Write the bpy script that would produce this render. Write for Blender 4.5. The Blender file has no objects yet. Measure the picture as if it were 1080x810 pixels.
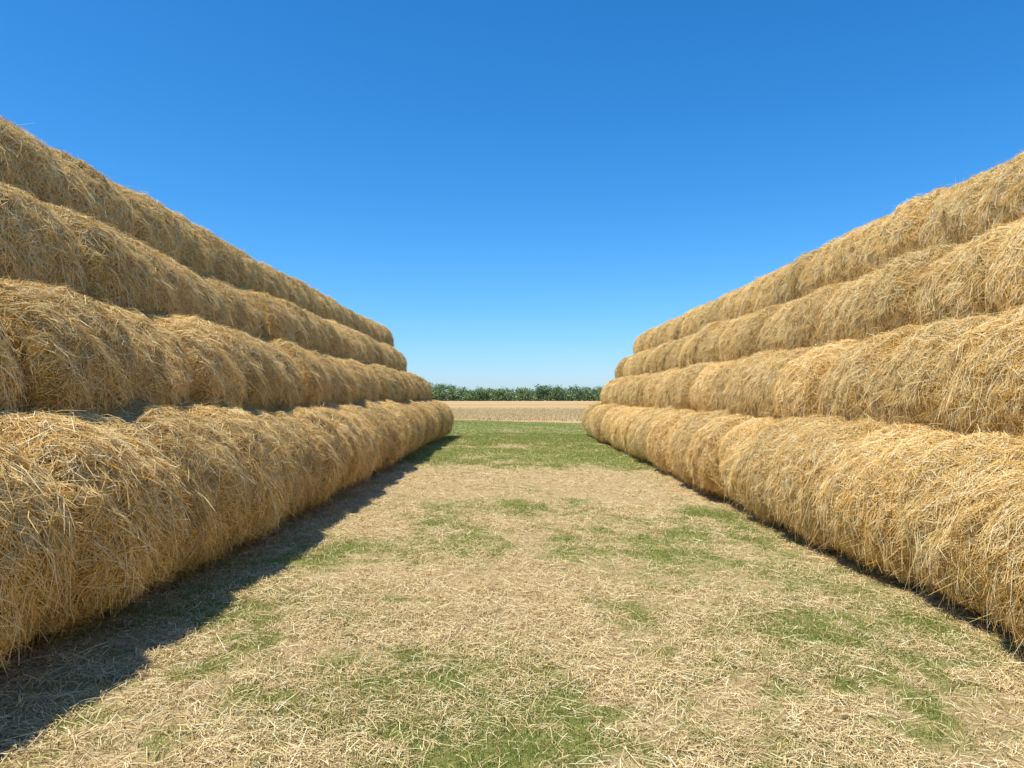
import bpy, math, numpy as np
from mathutils import Vector
rng = np.random.default_rng(7)
scene = bpy.context.scene

# ---------------------------------------------------------------- noise
_tabs = {}
def vnoise(x, y, seed=0):
    if seed not in _tabs:
        _tabs[seed] = np.random.default_rng(1000 + seed).random((256, 256))
    T = _tabs[seed]
    xi = np.floor(x).astype(int); yi = np.floor(y).astype(int)
    fx = x - xi; fy = y - yi
    fx = fx*fx*(3-2*fx); fy = fy*fy*(3-2*fy)
    a = T[xi & 255, yi & 255]; b = T[(xi+1) & 255, yi & 255]
    c = T[xi & 255, (yi+1) & 255]; d = T[(xi+1) & 255, (yi+1) & 255]
    return (a*(1-fx)+b*fx)*(1-fy) + (c*(1-fx)+d*fx)*fy
def fbm(x, y, seed=0, oct=4):
    s = 0; amp = 1; tot = 0
    for o in range(oct):
        s = s + amp*vnoise(x*2**o+13.7*o, y*2**o+7.1*o, seed+o); tot += amp; amp *= .55
    return s/tot
def sstep(a, b, x):
    t = np.clip((x-a)/(b-a), 0, 1); return t*t*(3-2*t)

# ---------------------------------------------------------------- mesh helpers
def mesh_np(name, verts, quads, mats, attrs=None, matidx=None, smooth=None, tris=None):
    me = bpy.data.meshes.new(name)
    verts = np.asarray(verts, dtype=np.float32)
    nq = len(quads) if quads is not None else 0
    nt = len(tris) if tris is not None else 0
    loops = []
    if nq: loops.append(np.asarray(quads).ravel())
    if nt: loops.append(np.asarray(tris).ravel())
    loops = np.concatenate(loops).astype(np.int32)
    starts = np.concatenate([np.arange(nq)*4, nq*4+np.arange(nt)*3]).astype(np.int32)
    me.vertices.add(len(verts)); me.vertices.foreach_set('co', verts.ravel())
    me.loops.add(len(loops)); me.loops.foreach_set('vertex_index', loops)
    me.polygons.add(nq+nt); me.polygons.foreach_set('loop_start', starts)
    if matidx is not None: me.polygons.foreach_set('material_index', matidx.astype(np.int32))
    if smooth is not None: me.polygons.foreach_set('use_smooth', smooth)
    for m in mats: me.materials.append(m)
    for k, v in (attrs or {}).items():
        a = me.attributes.new(k, 'FLOAT', 'POINT'); a.data.foreach_set('value', v.astype(np.float32))
    me.update(calc_edges=True); me.validate()
    return me
def add_obj(name, me, parent=None):
    ob = bpy.data.objects.new(name, me); scene.collection.objects.link(ob)
    if parent: ob.parent = parent
    return ob
def ribbons(P, W, taper):
    N, K, _ = P.shape
    t = np.array(taper)[None, :, None]
    A = P - W[:, None, :]*t; B = P + W[:, None, :]*t
    V = np.stack([A, B], axis=2).reshape(-1, 3)
    base = (np.arange(N)*K*2)[:, None]
    k = np.arange(K-1)[None, :]
    q = np.stack([base+2*k, base+2*k+1, base+2*k+3, base+2*k+2], axis=2).reshape(-1, 4)
    return V, q

# ---------------------------------------------------------------- materials
def new_mat(name):
    m = bpy.data.materials.new(name); m.use_nodes = True
    nt = m.node_tree; nt.nodes.clear()
    return m, nt, nt.nodes, nt.links
def ramp(N, stops):
    r = N.new('ShaderNodeValToRGB'); e = r.color_ramp.elements
    while len(e) < len(stops): e.new(.5)
    for el, (p, c) in zip(e, stops):
        el.position = p; el.color = (*c, 1)
    return r
def blade_mat(name, stops, transl=.0, objvar=False, attr='rnd'):
    m, nt, N, L = new_mat(name)
    at = N.new('ShaderNodeAttribute'); at.attribute_name = attr
    r = ramp(N, stops); L.new(at.outputs['Fac'], r.inputs[0])
    col = r.outputs[0]
    if objvar:
        oi = N.new('ShaderNodeObjectInfo')
        m2 = N.new('ShaderNodeMapRange'); m2.inputs[3].default_value = .86; m2.inputs[4].default_value = 1.07
        L.new(oi.outputs['Random'], m2.inputs[0])
        hs = N.new('ShaderNodeHueSaturation'); L.new(m2.outputs[0], hs.inputs['Value']); L.new(col, hs.inputs['Color']); col = hs.outputs[0]
    d = N.new('ShaderNodeBsdfDiffuse'); L.new(col, d.inputs['Color'])
    out = d.outputs[0]
    if transl > 0:
        t = N.new('ShaderNodeBsdfTranslucent'); L.new(col, t.inputs['Color'])
        mx = N.new('ShaderNodeMixShader'); mx.inputs[0].default_value = transl
        L.new(out, mx.inputs[1]); L.new(t.outputs[0], mx.inputs[2]); out = mx.outputs[0]
    o = N.new('ShaderNodeOutputMaterial'); L.new(out, o.inputs[0])
    return m

straw_mat = blade_mat('straw', [(0, (.27, .13, .025)), (.22, (.70, .40, .095)), (.55, (.94, .64, .225)), (1, (.97, .83, .50))], 0, True)
litter_mat = blade_mat('straw_litter', [(0, (.28, .18, .07)), (.3, (.60, .43, .20)), (.7, (.83, .65, .34)), (1, (.93, .81, .52))])
grass_mat = blade_mat('grass_blades', [(0, (.13, .18, .03)), (.5, (.29, .36, .08)), (.8, (.44, .47, .14)), (1, (.64, .56, .25))], .3)
weed_mat = blade_mat('weed_leaves', [(0, (.14, .22, .04)), (1, (.28, .40, .10))], .3)
leaf_mat = blade_mat('tree_leaves', [(0, (.10, .16, .075)), (.6, (.22, .32, .14)), (1, (.38, .46, .24))])  # leaf colours lightened, with distance haze painted into them

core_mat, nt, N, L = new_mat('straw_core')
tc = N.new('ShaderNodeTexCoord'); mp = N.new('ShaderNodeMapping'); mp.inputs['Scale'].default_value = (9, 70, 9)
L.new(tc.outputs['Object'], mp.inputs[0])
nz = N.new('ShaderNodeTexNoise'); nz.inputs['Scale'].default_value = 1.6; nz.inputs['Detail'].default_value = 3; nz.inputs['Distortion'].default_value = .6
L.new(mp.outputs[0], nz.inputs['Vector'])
r = ramp(N, [(.3, (.18, .09, .02)), (.5, (.40, .235, .065)), (.7, (.66, .43, .15))]); L.new(nz.outputs[0], r.inputs[0])  # core colour darkened to paint deep shade into gaps between stalks
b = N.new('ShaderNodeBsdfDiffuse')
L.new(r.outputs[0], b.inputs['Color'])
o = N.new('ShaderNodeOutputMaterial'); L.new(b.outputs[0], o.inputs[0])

# ---------------------------------------------------------------- bales
R0 = .81
PB = .52
def make_bale(seed, n_straw=46000, Lb=1.5):
    g = np.random.default_rng(seed)
    ox, oy = g.random(2)*200
    nexp = 4.7
    def radial(th, y):
        c, s = np.cos(th), np.sin(th)
        n = (vnoise(c*1.6+ox+5, s*1.6+y*2.0+oy, 3)-.5)*.12 + (vnoise(c*4+ox+50, s*4+y*5+oy, 4)-.5)*.09 \
            + (vnoise(th*9+ox, y*9+oy+30, 5)-.5)*.065
        return n
    def surf(th, y, off):
        t = np.clip(np.abs(y)/(Lb/2), 0, .99)
        prof = (1-t**nexp)**(1/nexp)
        prof = PB+(1-PB)*prof
        rr = R0*prof*(1+radial(th, y)) + off
        x = rr*np.cos(th); z = rr*np.sin(th)*.93
        zl = -.70*R0
        z = np.where(z < zl, zl+(z-zl)*.45, z)
        return np.stack([x, y, z], -1)
    NT, NP = 72, 30
    th = np.linspace(0, 2*np.pi, NT, endpoint=False)
    ph = np.linspace(-np.pi/2, np.pi/2, NP)[1:-1]
    yy = Lb/2*np.sign(np.sin(ph))*np.abs(np.sin(ph))**(2/nexp)
    pr = np.abs(np.cos(ph))**(2/nexp)
    TH, YY = np.meshgrid(th, yy); PR = np.meshgrid(th, pr)[1]
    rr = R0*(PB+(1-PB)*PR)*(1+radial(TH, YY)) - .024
    z = rr*np.sin(TH)*.93; zl = -.70*R0; z = np.where(z < zl, zl+(z-zl)*.45, z)
    V = np.stack([rr*np.cos(TH), YY, z], -1).reshape(-1, 3)
    n = len(ph)
    i, j = np.meshgrid(np.arange(n-1), np.arange(NT), indexing='ij')
    q = np.stack([i*NT+j, i*NT+(j+1) % NT, (i+1)*NT+(j+1) % NT, (i+1)*NT+j], -1).reshape(-1, 4)
    V = np.vstack([V, [[0, -Lb/2, 0], [0, Lb/2, 0]]])
    c0 = len(V)-2; jj = np.arange(NT)
    tr = np.vstack([np.stack([np.full(NT, c0), (jj+1) % NT, jj], -1),
                    np.stack([np.full(NT, c0+1), (n-1)*NT+jj, (n-1)*NT+(jj+1) % NT], -1)])
    nc = 1700
    ct = g.random(nc)*2*np.pi; cy = (g.random(nc)-.5)*Lb*1.0
    ca = g.normal(0, .75, nc); cl = np.abs(g.normal(0, 1, nc)); cb = g.normal(0, .2, nc)
    N_ = n_straw
    inc = g.random(N_) < .62
    wisp = g.random(N_) < .06                      # long loose stalks
    ci = g.integers(0, nc, N_)
    t0 = np.where(inc, ct[ci]+g.normal(0, .045, N_), g.random(N_)*2*np.pi)
    y0 = np.where(inc, cy[ci]+g.normal(0, .035, N_), (g.random(N_)-.5)*Lb*1.0)
    y0 = np.clip(y0, -Lb*.495, Lb*.495)
    ang = np.where(inc, ca[ci]+g.normal(0, .35, N_), g.normal(0, .9, N_))
    ln = np.clip(g.lognormal(np.log(.11), .45, N_), .04, .38)
    ln = np.where(wisp, g.uniform(.15, .36, N_), ln)
    down = np.where(np.cos(t0) > 0, -1., 1.)
    flip = g.random(N_) < (.15+.3*np.clip(np.sin(t0), 0, 1))
    down = np.where(flip, -down, down)
    lift = np.where(inc, .3+.9*cl[ci], np.abs(g.normal(0, .8, N_)))*.026 + (g.random(N_) < .10)*g.random(N_)*.06
    lift = np.where(wisp, g.uniform(.01, .045, N_), lift)
    S = np.array([0, .5, 1.])
    curl = g.normal(0, .5, N_)
    P = []
    r_in = .016*g.random(N_)
    for s in S:
        a = ang+curl*s
        th_ = t0+down*np.cos(a)*ln*s/R0
        y_ = y0+np.sin(a)*ln*s
        off = -.014+r_in+lift*(s**1.3)*(ln/.12)
        p = surf(th_, y_, off)
        p[:, 2] -= .25*ln*s*s*np.clip(off*8, 0, 1)
        P.append(p)
    P = np.stack(P, 1)
    d = P[:, 2]-P[:, 0]; d /= np.linalg.norm(d, axis=1, keepdims=True)+1e-9
    rv = g.normal(0, .38, (N_, 3))
    nrm = np.stack([np.cos(t0), 0*t0, np.sin(t0)], -1)+rv
    w = np.cross(d, nrm); w /= np.linalg.norm(w, axis=1, keepdims=True)+1e-9
    w *= (.0012+.0016*g.random(N_))[:, None]
    Vs, qs = ribbons(P, w, [1, 1, .5])
    rn = np.clip(g.normal(.57, .28, N_)+np.where(inc, cb[ci], 0)+.2*wisp, 0, 1)
    M = 5000
    rad = R0*np.sqrt(g.random(M))*.9; te = g.random(M)*2*np.pi; se = np.where(g.random(M) < .5, -1., 1.)
    be = Lb/2*(1-(rad/R0*.8)**8)**(1/8.)
    a2 = te+np.pi/2+g.normal(0, .6, M); le = .08+.18*g.random(M)
    Pe = []
    for s in S:
        x = rad*np.cos(te)+np.cos(a2)*le*(s-.5); zz = (rad*np.sin(te)+np.sin(a2)*le*(s-.5))*.93
        zz = np.maximum(zz, -.62)
        ye = se*(be-.01+.05*g.random(M)*s)
        Pe.append(np.stack([x, ye, zz], -1))
    Pe = np.stack(Pe, 1)
    we = np.cross(Pe[:, 2]-Pe[:, 0], np.stack([0*te, se, 0*te], -1)+g.normal(0, .3, (M, 3)))
    we /= np.linalg.norm(we, axis=1, keepdims=True)+1e-9; we *= .0025
    Ve, qe = ribbons(Pe, we, [1, 1, .5])
    re_ = np.clip(g.normal(.5, .22, M), 0, 1)
    nV = len(V)
    allV = np.vstack([V, Vs, Ve])
    quads = np.vstack([q, qs+nV, qe+nV+len(Vs)])
    rnd = np.concatenate([np.full(nV, .4), np.repeat(rn, 6), np.repeat(re_, 6)])
    mi = np.concatenate([np.ones(len(q)), np.zeros(len(qs)+len(qe)), np.ones(len(tr))])
    sm = np.concatenate([np.ones(len(q), bool), np.zeros(len(qs)+len(qe), bool), np.ones(len(tr), bool)])
    return mesh_np('hay_bale_mesh', allV, quads, [straw_mat, core_mat], {'rnd': rnd}, mi, sm, tr)

bale_meshes = [make_bale(20+i) for i in range(6)]

def ground_z(x, y):
    z = -.02*np.clip(x, -8, 8) + (fbm(x*.5+50, y*.5+50, 20, 3)-.5)*.07 + (fbm(x*3+50, y*3+50, 25, 2)-.5)*.02
    return z*(1-sstep(45, 80, np.abs(y)))

def stack(side, x1, z1, w, v, yend, seams, rad_s):
    emp = bpy.data.objects.new('hay_bale_stack', None); scene.collection.objects.link(emp)
    g = np.random.default_rng(50 if side < 0 else 81)
    pitch = 1.46
    for lvl in range(4):
        for back in range(min(2, 4-lvl)):
            y_end = yend + g.normal(0, .12)
            ph = seams[lvl]+back*.6
            n1 = int(math.floor((y_end-ph)/pitch)); n0 = -int(math.ceil((ph+4)/pitch))
            last = -1
            for n in range(n0, n1):
                y = ph+(n+.5)*pitch+g.normal(0, .02)
                x = side*(x1+w*lvl+2*w*back)+np.clip(g.normal(0, .05), -.09, .09)
                z = z1+v*lvl+(abs(g.normal(0, .03))-.02 if lvl else g.normal(0, .01))
                vi = int(g.integers(0, 6))
                if vi == last: vi = (vi+1) % 6
                last = vi
                s = rad_s*(1+np.clip(g.normal(0, .027), -.045, .045))
                if side < 0 and lvl == 3 and back == 0 and n == -1:
                    s = 1.03
                ob = add_obj('hay_bale', bale_meshes[vi], emp)
                ob.location = (x, y, z)
                flip = math.pi if g.random() < .5 else 0
                ob.rotation_euler = (g.normal(0, .025), g.normal(0, .08), flip+g.normal(0, .045))
                ob.scale = (s, 1.005+g.normal(0, .012), s)
    return emp
stack(-1, 3.40, .79, .85, 1.08, 32.5, [6.1, 6.9, 7.7, 8.9], 1.0)
stack(+1, 4.10, .64, .80, 1.115, 36.2, [6.8, 7.4, 6.4, 7.9], .98)

# ---------------------------------------------------------------- ground
def green(x, y):
    n = fbm(x*1.0+31, y*.7+17, 40, 5)
    n2 = fbm(x*6+3, y*6+9, 47, 3)
    b = np.full_like(n, .0)
    def blob(cx, cy, sx, sy, a): return a*np.exp(-((x-cx)/sx)**2-((y-cy)/sy)**2)
    b = b + .32*sstep(17.5, 20.5, y) + blob(2.0, 8.2, 1.2, 2.2, .16) + blob(1.2, 11, 1.2, .8, .06) + blob(-2.1, 5.4, 1.1, 1.4, .15)
    b = b + blob(.1, 4.0, 1.6, 1.0, .06) + blob(-1.3, 11.2, 1.0, .7, .04) + blob(3.0, 5.0, .9, 1.5, .05) - .22*sstep(11.5, 14, y)*(1-sstep(17, 19, y))
    b = b + blob(.2, 27, 1.3, 2.5, -.18) + .03*sstep(8, 5, y) + blob(-.3, 9, 1.2, 2.4, -.08)
    f = sstep(.38, .80, n+b+(n2-.5)*.6)
    return f*(1-sstep(53, 56, y+np.sin(x*.4)))
def axis(fine0, fine1, step, far):
    a = np.arange(fine0, fine1+1e-6, step)
    k = np.geomspace(step*2, far, 26)
    return np.concatenate([(fine0-k)[::-1], a, fine1+k])
xs = axis(-7, 7, .07, 3000); ys = axis(0, 60, .09, 4500)
X, Y = np.meshgrid(xs, ys)
Z = ground_z(X, Y)
nx, ny = len(xs), len(ys)
i, j = np.meshgrid(np.arange(ny-1), np.arange(nx-1), indexing='ij')
q = np.stack([i*nx+j, i*nx+j+1, (i+1)*nx+j+1, (i+1)*nx+j], -1).reshape(-1, 4)
V = np.stack([X, Y, Z], -1).reshape(-1, 3)
G = green(X, Y).ravel()
gm, nt, N, L = new_mat('ground_straw_grass')
geo = N.new('ShaderNodeNewGeometry')
def noise(scale, detail=4, dist=0, vec=None, rough=.6):
    n = N.new('ShaderNodeTexNoise'); n.inputs['Scale'].default_value = scale; n.inputs['Detail'].default_value = detail
    n.inputs['Distortion'].default_value = dist; n.inputs['Roughness'].default_value = rough
    L.new(vec or geo.outputs['Position'], n.inputs['Vector']); return n
def mix(f, a, b, t='MIX'):
    m = N.new('ShaderNodeMix'); m.data_type = 'RGBA'; m.blend_type = t
    if hasattr(f, 'links'): L.new(f, m.inputs[0])
    else: m.inputs[0].default_value = f
    for s, k in ((a, 6), (b, 7)):
        if hasattr(s, 'links'): L.new(s, m.inputs[k])
        else: m.inputs[k].default_value = (*s, 1)
    return m.outputs[2]
n1 = noise(45, 5, 1.5); n3 = noise(160, 2, 1)
dry = ramp(N, [(.3, (.24, .155, .07)), (.5, (.50, .36, .185)), (.7, (.72, .55, .31))]); L.new(n1.outputs[0], dry.inputs[0])
grn = ramp(N, [(.3, (.15, .155, .045)), (.55, (.31, .32, .10)), (.75, (.50, .44, .20))]); L.new(n3.outputs[0], grn.inputs[0])
at = N.new('ShaderNodeAttribute'); at.attribute_name = 'green'
c = mix(at.outputs['Fac'], dry.outputs[0], grn.outputs[0])
mp = N.new('ShaderNodeMapping'); mp.inputs['Scale'].default_value = (.03, .35, 1); L.new(geo.outputs['Position'], mp.inputs[0])
n4 = noise(1, 5, .2, mp.outputs[0])
mp2 = N.new('ShaderNodeMapping'); mp2.inputs['Scale'].default_value = (.004, .03, 1); L.new(geo.outputs['Position'], mp2.inputs[0])
n5 = noise(1, 4, .2, mp2.outputs[0])
fld = ramp(N, [(.35, (.36, .21, .09)), (.5, (.58, .385, .18)), (.65, (.74, .52, .27))]); L.new(n4.outputs[0], fld.inputs[0])
fld2 = ramp(N, [(.38, (.42, .25, .11)), (.62, (.74, .51, .26))]); L.new(n5.outputs[0], fld2.inputs[0])
fc = mix(.5, fld.outputs[0], fld2.outputs[0])
af = N.new('ShaderNodeAttribute'); af.attribute_name = 'field'
c = mix(af.outputs['Fac'], c, fc)
b = N.new('ShaderNodeBsdfDiffuse')
L.new(c, b.inputs['Color'])
bp = N.new('ShaderNodeBump'); bp.inputs['Strength'].default_value = .8; bp.inputs['Distance'].default_value = .015
L.new(n1.outputs[0], bp.inputs['Height']); L.new(bp.outputs[0], b.inputs['Normal'])
o = N.new('ShaderNodeOutputMaterial'); L.new(b.outputs[0], o.inputs[0])
fieldv = sstep(53, 56, Y+np.sin(X*.4)).ravel()
me = mesh_np('ground', V, q, [gm], {'green': G, 'field': fieldv}, smooth=np.ones(len(q), bool))
add_obj('ground', me)

# ---------------------------------------------------------------- litter and grass
def scatter(bands):
    xs_, ys_ = [], []
    for (x0, x1, y0, y1, dens) in bands:
        n = int((x1-x0)*(y1-y0)*dens)
        xs_.append(rng.uniform(x0, x1, n)); ys_.append(rng.uniform(y0, y1, n))
    return np.concatenate(xs_), np.concatenate(ys_)
x, y = scatter([(-4, 4.8, .5, 3, 700), (-4, 4.8, 3, 7, 4600), (-4, 4.8, 7, 12, 2200), (-4, 4.8, 12, 20, 800), (-4, 5, 20, 36, 200), (-9, 9, 36, 56, 40)])
gmask = green(x, y)
clump = fbm(x*2.2+9, y*2.2+4, 60, 3)
edge = sstep(-2.4, -2.9, x)+sstep(3.1, 3.6, x)
keep = rng.random(len(x)) < np.clip((1-.45*gmask)*(.26+1.5*sstep(.38, .65, clump))+.6*edge, 0, 1)
x, y = x[keep], y[keep]; n = len(x)
ln = np.clip(rng.lognormal(np.log(.075), .55, n), .02, .33); a = rng.random(n)*2*np.pi
lift = np.abs(rng.normal(0, .013, n)); tilt = rng.normal(0, .013, n)
P = []
bend = rng.normal(0, .3, n)
for s in (-.5, 0, .5):
    aa = a+bend*s
    px = x+np.cos(aa)*ln*s; py = y+np.sin(aa)*ln*s
    P.append(np.stack([px, py, ground_z(px, py)+.005+lift+tilt*s*2+.006*(s == 0)], -1))
P = np.stack(P, 1)
w = np.stack([-np.sin(a), np.cos(a), rng.normal(0, .4, n)], -1)*((.0009+.0012*rng.random(n))*(1+np.clip(y-8, 0, 30)*.06))[:, None]
Vv, qq = ribbons(P, w, [1, 1, .7])
add_obj('straw_litter', mesh_np('straw_litter', Vv, qq, [litter_mat], {'rnd': np.repeat(np.clip(rng.normal(.52, .3, n), 0, 1), 6)}))

x, y = scatter([(-4, 4.8, .5, 3, 2000), (-4, 4.8, 3, 7, 9500), (-4, 4.8, 7, 12, 5000), (-4, 4.8, 12, 20, 1800), (-4, 5, 20, 36, 900), (-10, 10, 36, 56, 200)])
gmask = green(x, y)
keep = rng.random(len(x)) < (gmask**1.05*.85+.07)
x, y, gmask = x[keep], y[keep], gmask[keep]; n = len(x)
far = 1+np.clip(y-7, 0, 40)*.07
h = (.015+.034*rng.random(n)**1.6)*(.6+.7*gmask)*(1+np.clip(y-7, 0, 30)*.015)
a = rng.random(n)*2*np.pi; lean = np.abs(rng.normal(0, .9, n))
P = []
for s in (0, .5, 1.):
    P.append(np.stack([x+np.cos(a)*h*lean*s**1.6, y+np.sin(a)*h*lean*s**1.6, ground_z(x, y)-.003+h*s], -1))
P = np.stack(P, 1)
a2 = rng.random(n)*2*np.pi
w = np.stack([np.cos(a2), np.sin(a2), 0*a2], -1)*((.0010+.0012*rng.random(n))*far)[:, None]
Vv, qq = ribbons(P, w, [1, .8, .15])
add_obj('grass', mesh_np('grass', Vv, qq, [grass_mat], {'rnd': np.repeat(np.clip(rng.normal(.52, .26, n), 0, 1), 6)}))

# the few broad-leaved weeds seen at the foot of the stacks
wx = np.array([3.42, 3.55, -2.05, -1.85, -1.95]); wy = np.array([5.12, 5.3, 11.6, 11.8, 19.2])
PL, WL, RL = [], [], []
for a0, b0 in zip(wx, wy):
    k = int(rng.integers(14, 24)); r0 = rng.uniform(.04, .07)
    for _ in range(k):
        t = rng.random()*6.283; l = r0*rng.uniform(.5, 1.2); e = rng.uniform(.1, .7)
        bx, by = a0+rng.normal(0, r0*.8), b0+rng.normal(0, r0*.8)
        gz = float(ground_z(np.array([bx]), np.array([by]))[0])
        PL.append([[bx, by, gz], [bx+np.cos(t)*l*.5, by+np.sin(t)*l*.5, gz+l*e*.7], [bx+np.cos(t)*l, by+np.sin(t)*l, gz+l*e*.75]])
        WL.append(np.array([-np.sin(t), np.cos(t), rng.normal(0, .2)])*l*.22); RL.append(rng.random())
Vv, qq = ribbons(np.array(PL), np.array(WL), [.3, 1, .15])
add_obj('weeds', mesh_np('weeds', Vv, qq, [weed_mat], {'rnd': np.repeat(np.array(RL), 6)}))

# stubble
nr = 260; rows_y = 56.5+np.cumsum(.25+.05*rng.random(nr))
y = np.repeat(rows_y, 260)+rng.normal(0, .03, nr*260); x = rng.uniform(-22, 22, len(y)); n = len(x)
kp = rng.random(n) < 1-sstep(80, 132, y)
x, y = x[kp], y[kp]; n = len(x)
h = .08+.10*rng.random(n)
P = np.stack([np.stack([x, y, ground_z(x, y)], -1), np.stack([x+rng.normal(0, .03, n), y, ground_z(x, y)+h], -1)], 1)
w = np.stack([np.ones(n), 0*x, 0*x], -1)*(.012+.015*rng.random(n))[:, None]
Vv, qq = ribbons(P, w, [1, 1])
add_obj('stubble', mesh_np('stubble', Vv, qq, [litter_mat], {'rnd': np.repeat(np.clip(rng.normal(.5, .25, n), 0, 1), 4)}))

# ---------------------------------------------------------------- distant shelterbelt
bark, nt, N, L = new_mat('bark'); b = N.new('ShaderNodeBsdfDiffuse'); b.inputs['Color'].default_value = (.12, .10, .08, 1)
o = N.new('ShaderNodeOutputMaterial'); L.new(b.outputs[0], o.inputs[0])
LV, LQ, LR, LM = [], [], [], []; off = 0
def push(v, q, r, m):
    global off
    LV.append(v); LQ.append(q+off); LR.append(r); LM.append(np.full(len(q), m)); off += len(v)
D = 420
for row in range(3):
    tx = -150
    while tx < 150:
        tx += rng.choice([rng.uniform(1.5, 3.5), rng.uniform(3.5, 6.5)])
        ty = D+row*6+rng.normal(0, 1.5)
        H = 7.1+7.0*(fbm(np.array([tx*.08+40]), np.array([3.]), 77, 3)[0]-.42)+rng.normal(0, .9)
        tone = rng.normal(0, .22)
        cw = rng.uniform(1.8, 4.4)
        Pt = np.array([[[tx, ty, -.2], [tx+rng.normal(0, .1), ty, H*.4], [tx+rng.normal(0, .3), ty, H*.85]]])
        for wv in ((.16, 0, 0), (0, .16, 0)):
            v, q = ribbons(Pt, np.array([wv]), [1, .7, .2]); push(v, q, np.full(len(v), .3), 1)
        for _ in range(9):
            zz = rng.uniform(.25, .87)*H; aa = rng.random()*6.28; ll = cw*rng.uniform(.4, .95)*(1.1-zz/H*.6)
            Pl = np.array([[[tx, ty, zz-.6], [tx+np.cos(aa)*ll*.5, ty+np.sin(aa)*ll*.5, zz], [tx+np.cos(aa)*ll, ty+np.sin(aa)*ll, zz+.6]]])
            v, q = ribbons(Pl, np.array([[0, 0, .06]]), [1, .7, .3]); push(v, q, np.full(len(v), .3), 1)
            m = 42
            p = Pl[0, 2]+rng.normal(0, 1, (m, 3))*np.array([.9, .9, .6])
            dd = rng.normal(0, 1, (m, 3)); dd /= np.linalg.norm(dd, axis=1, keepdims=True)
            e = np.cross(dd, rng.normal(0, 1, (m, 3))); e /= np.linalg.norm(e, axis=1, keepdims=True)
            s = rng.uniform(.14, .34, m)[:, None]
            v, q = ribbons(np.stack([p-dd*s, p+dd*s], 1), e*s*.8, [1, .7])
            push(v, q, np.repeat(np.clip(rng.normal(.5, .2, m)+tone, 0, 1), 4), 0)
        m = 150
        p = np.array([tx, ty, 0])+np.stack([rng.normal(0, 2.0, m), rng.normal(0, 1.2, m), rng.uniform(.0, H*.6, m)], -1)
        dd = rng.normal(0, 1, (m, 3)); dd /= np.linalg.norm(dd, axis=1, keepdims=True)
        e = np.cross(dd, rng.normal(0, 1, (m, 3))); e /= np.linalg.norm(e, axis=1, keepdims=True)
        s = rng.uniform(.2, .45, m)[:, None]
        v, q = ribbons(np.stack([p-dd*s, p+dd*s], 1), e*s*.8, [1, .7])
        push(v, q, np.repeat(np.clip(rng.normal(.5, .2, m)+tone*.5, 0, 1), 4), 0)
add_obj('distant_tree_row', mesh_np('distant_tree_row', np.vstack(LV), np.vstack(LQ), [leaf_mat, bark], {'rnd': np.concatenate(LR)}, np.concatenate(LM)))

# ---------------------------------------------------------------- light
sd = Vector((-.35, -.22, .93)).normalized()
elev = math.asin(sd.z); az = math.atan2(sd.x, sd.y)
sun = bpy.data.lights.new('sun', 'SUN'); sun.energy = 5.0; sun.angle = math.radians(.53); sun.color = (1, .955, .83)
so = bpy.data.objects.new('sun', sun); scene.collection.objects.link(so)
so.rotation_euler = (-sd).to_track_quat('-Z', 'Y').to_euler(); so.location = (-10, -14, 30)
w = bpy.data.worlds.new('World'); scene.world = w; w.use_nodes = True
N = w.node_tree.nodes; L = w.node_tree.links; N.clear()
sky = N.new('ShaderNodeTexSky'); sky.sky_type = 'NISHITA'; sky.sun_disc = False
sky.sun_elevation = elev; sky.sun_rotation = az % (2*math.pi); sky.air_density = 1.0; sky.dust_density = .3; sky.ozone_density = 1.5
# grade of the sky colour, channel by channel (deeper azure overhead, pale at the horizon)
sep = N.new('ShaderNodeSeparateColor'); L.new(sky.outputs[0], sep.inputs[0])
com = N.new('ShaderNodeCombineColor')
S = .12
for k, (gain, pw) in enumerate([(1.0, 1.75), (1.12, 1.08), (1.60, .97)]):
    m1 = N.new('ShaderNodeMath'); m1.operation = 'MULTIPLY'; m1.inputs[1].default_value = .11; L.new(sep.outputs[k], m1.inputs[0])
    m2 = N.new('ShaderNodeMath'); m2.operation = 'POWER'; m2.inputs[1].default_value = pw; L.new(m1.outputs[0], m2.inputs[0])
    m3 = N.new('ShaderNodeMath'); m3.operation = 'MULTIPLY'; m3.inputs[1].default_value = gain/S; L.new(m2.outputs[0], m3.inputs[0])
    L.new(m3.outputs[0], com.inputs[k])
bg = N.new('ShaderNodeBackground'); bg.inputs[1].default_value = S
o = N.new('ShaderNodeOutputWorld'); L.new(com.outputs[0], bg.inputs[0]); L.new(bg.outputs[0], o.inputs[0])

# ---------------------------------------------------------------- camera
cam = bpy.data.cameras.new('camera'); cam.sensor_width = 36; cam.lens = 26.67; cam.clip_end = 10000; cam.clip_start = .05
co = bpy.data.objects.new('camera', cam); scene.collection.objects.link(co)
co.location = (0, 0, 1.7); co.rotation_euler = (math.radians(90+1.05), 0, 0)
scene.camera = co
scene.view_settings.view_transform = 'Standard'; scene.view_settings.look = 'None'; scene.view_settings.exposure = 0
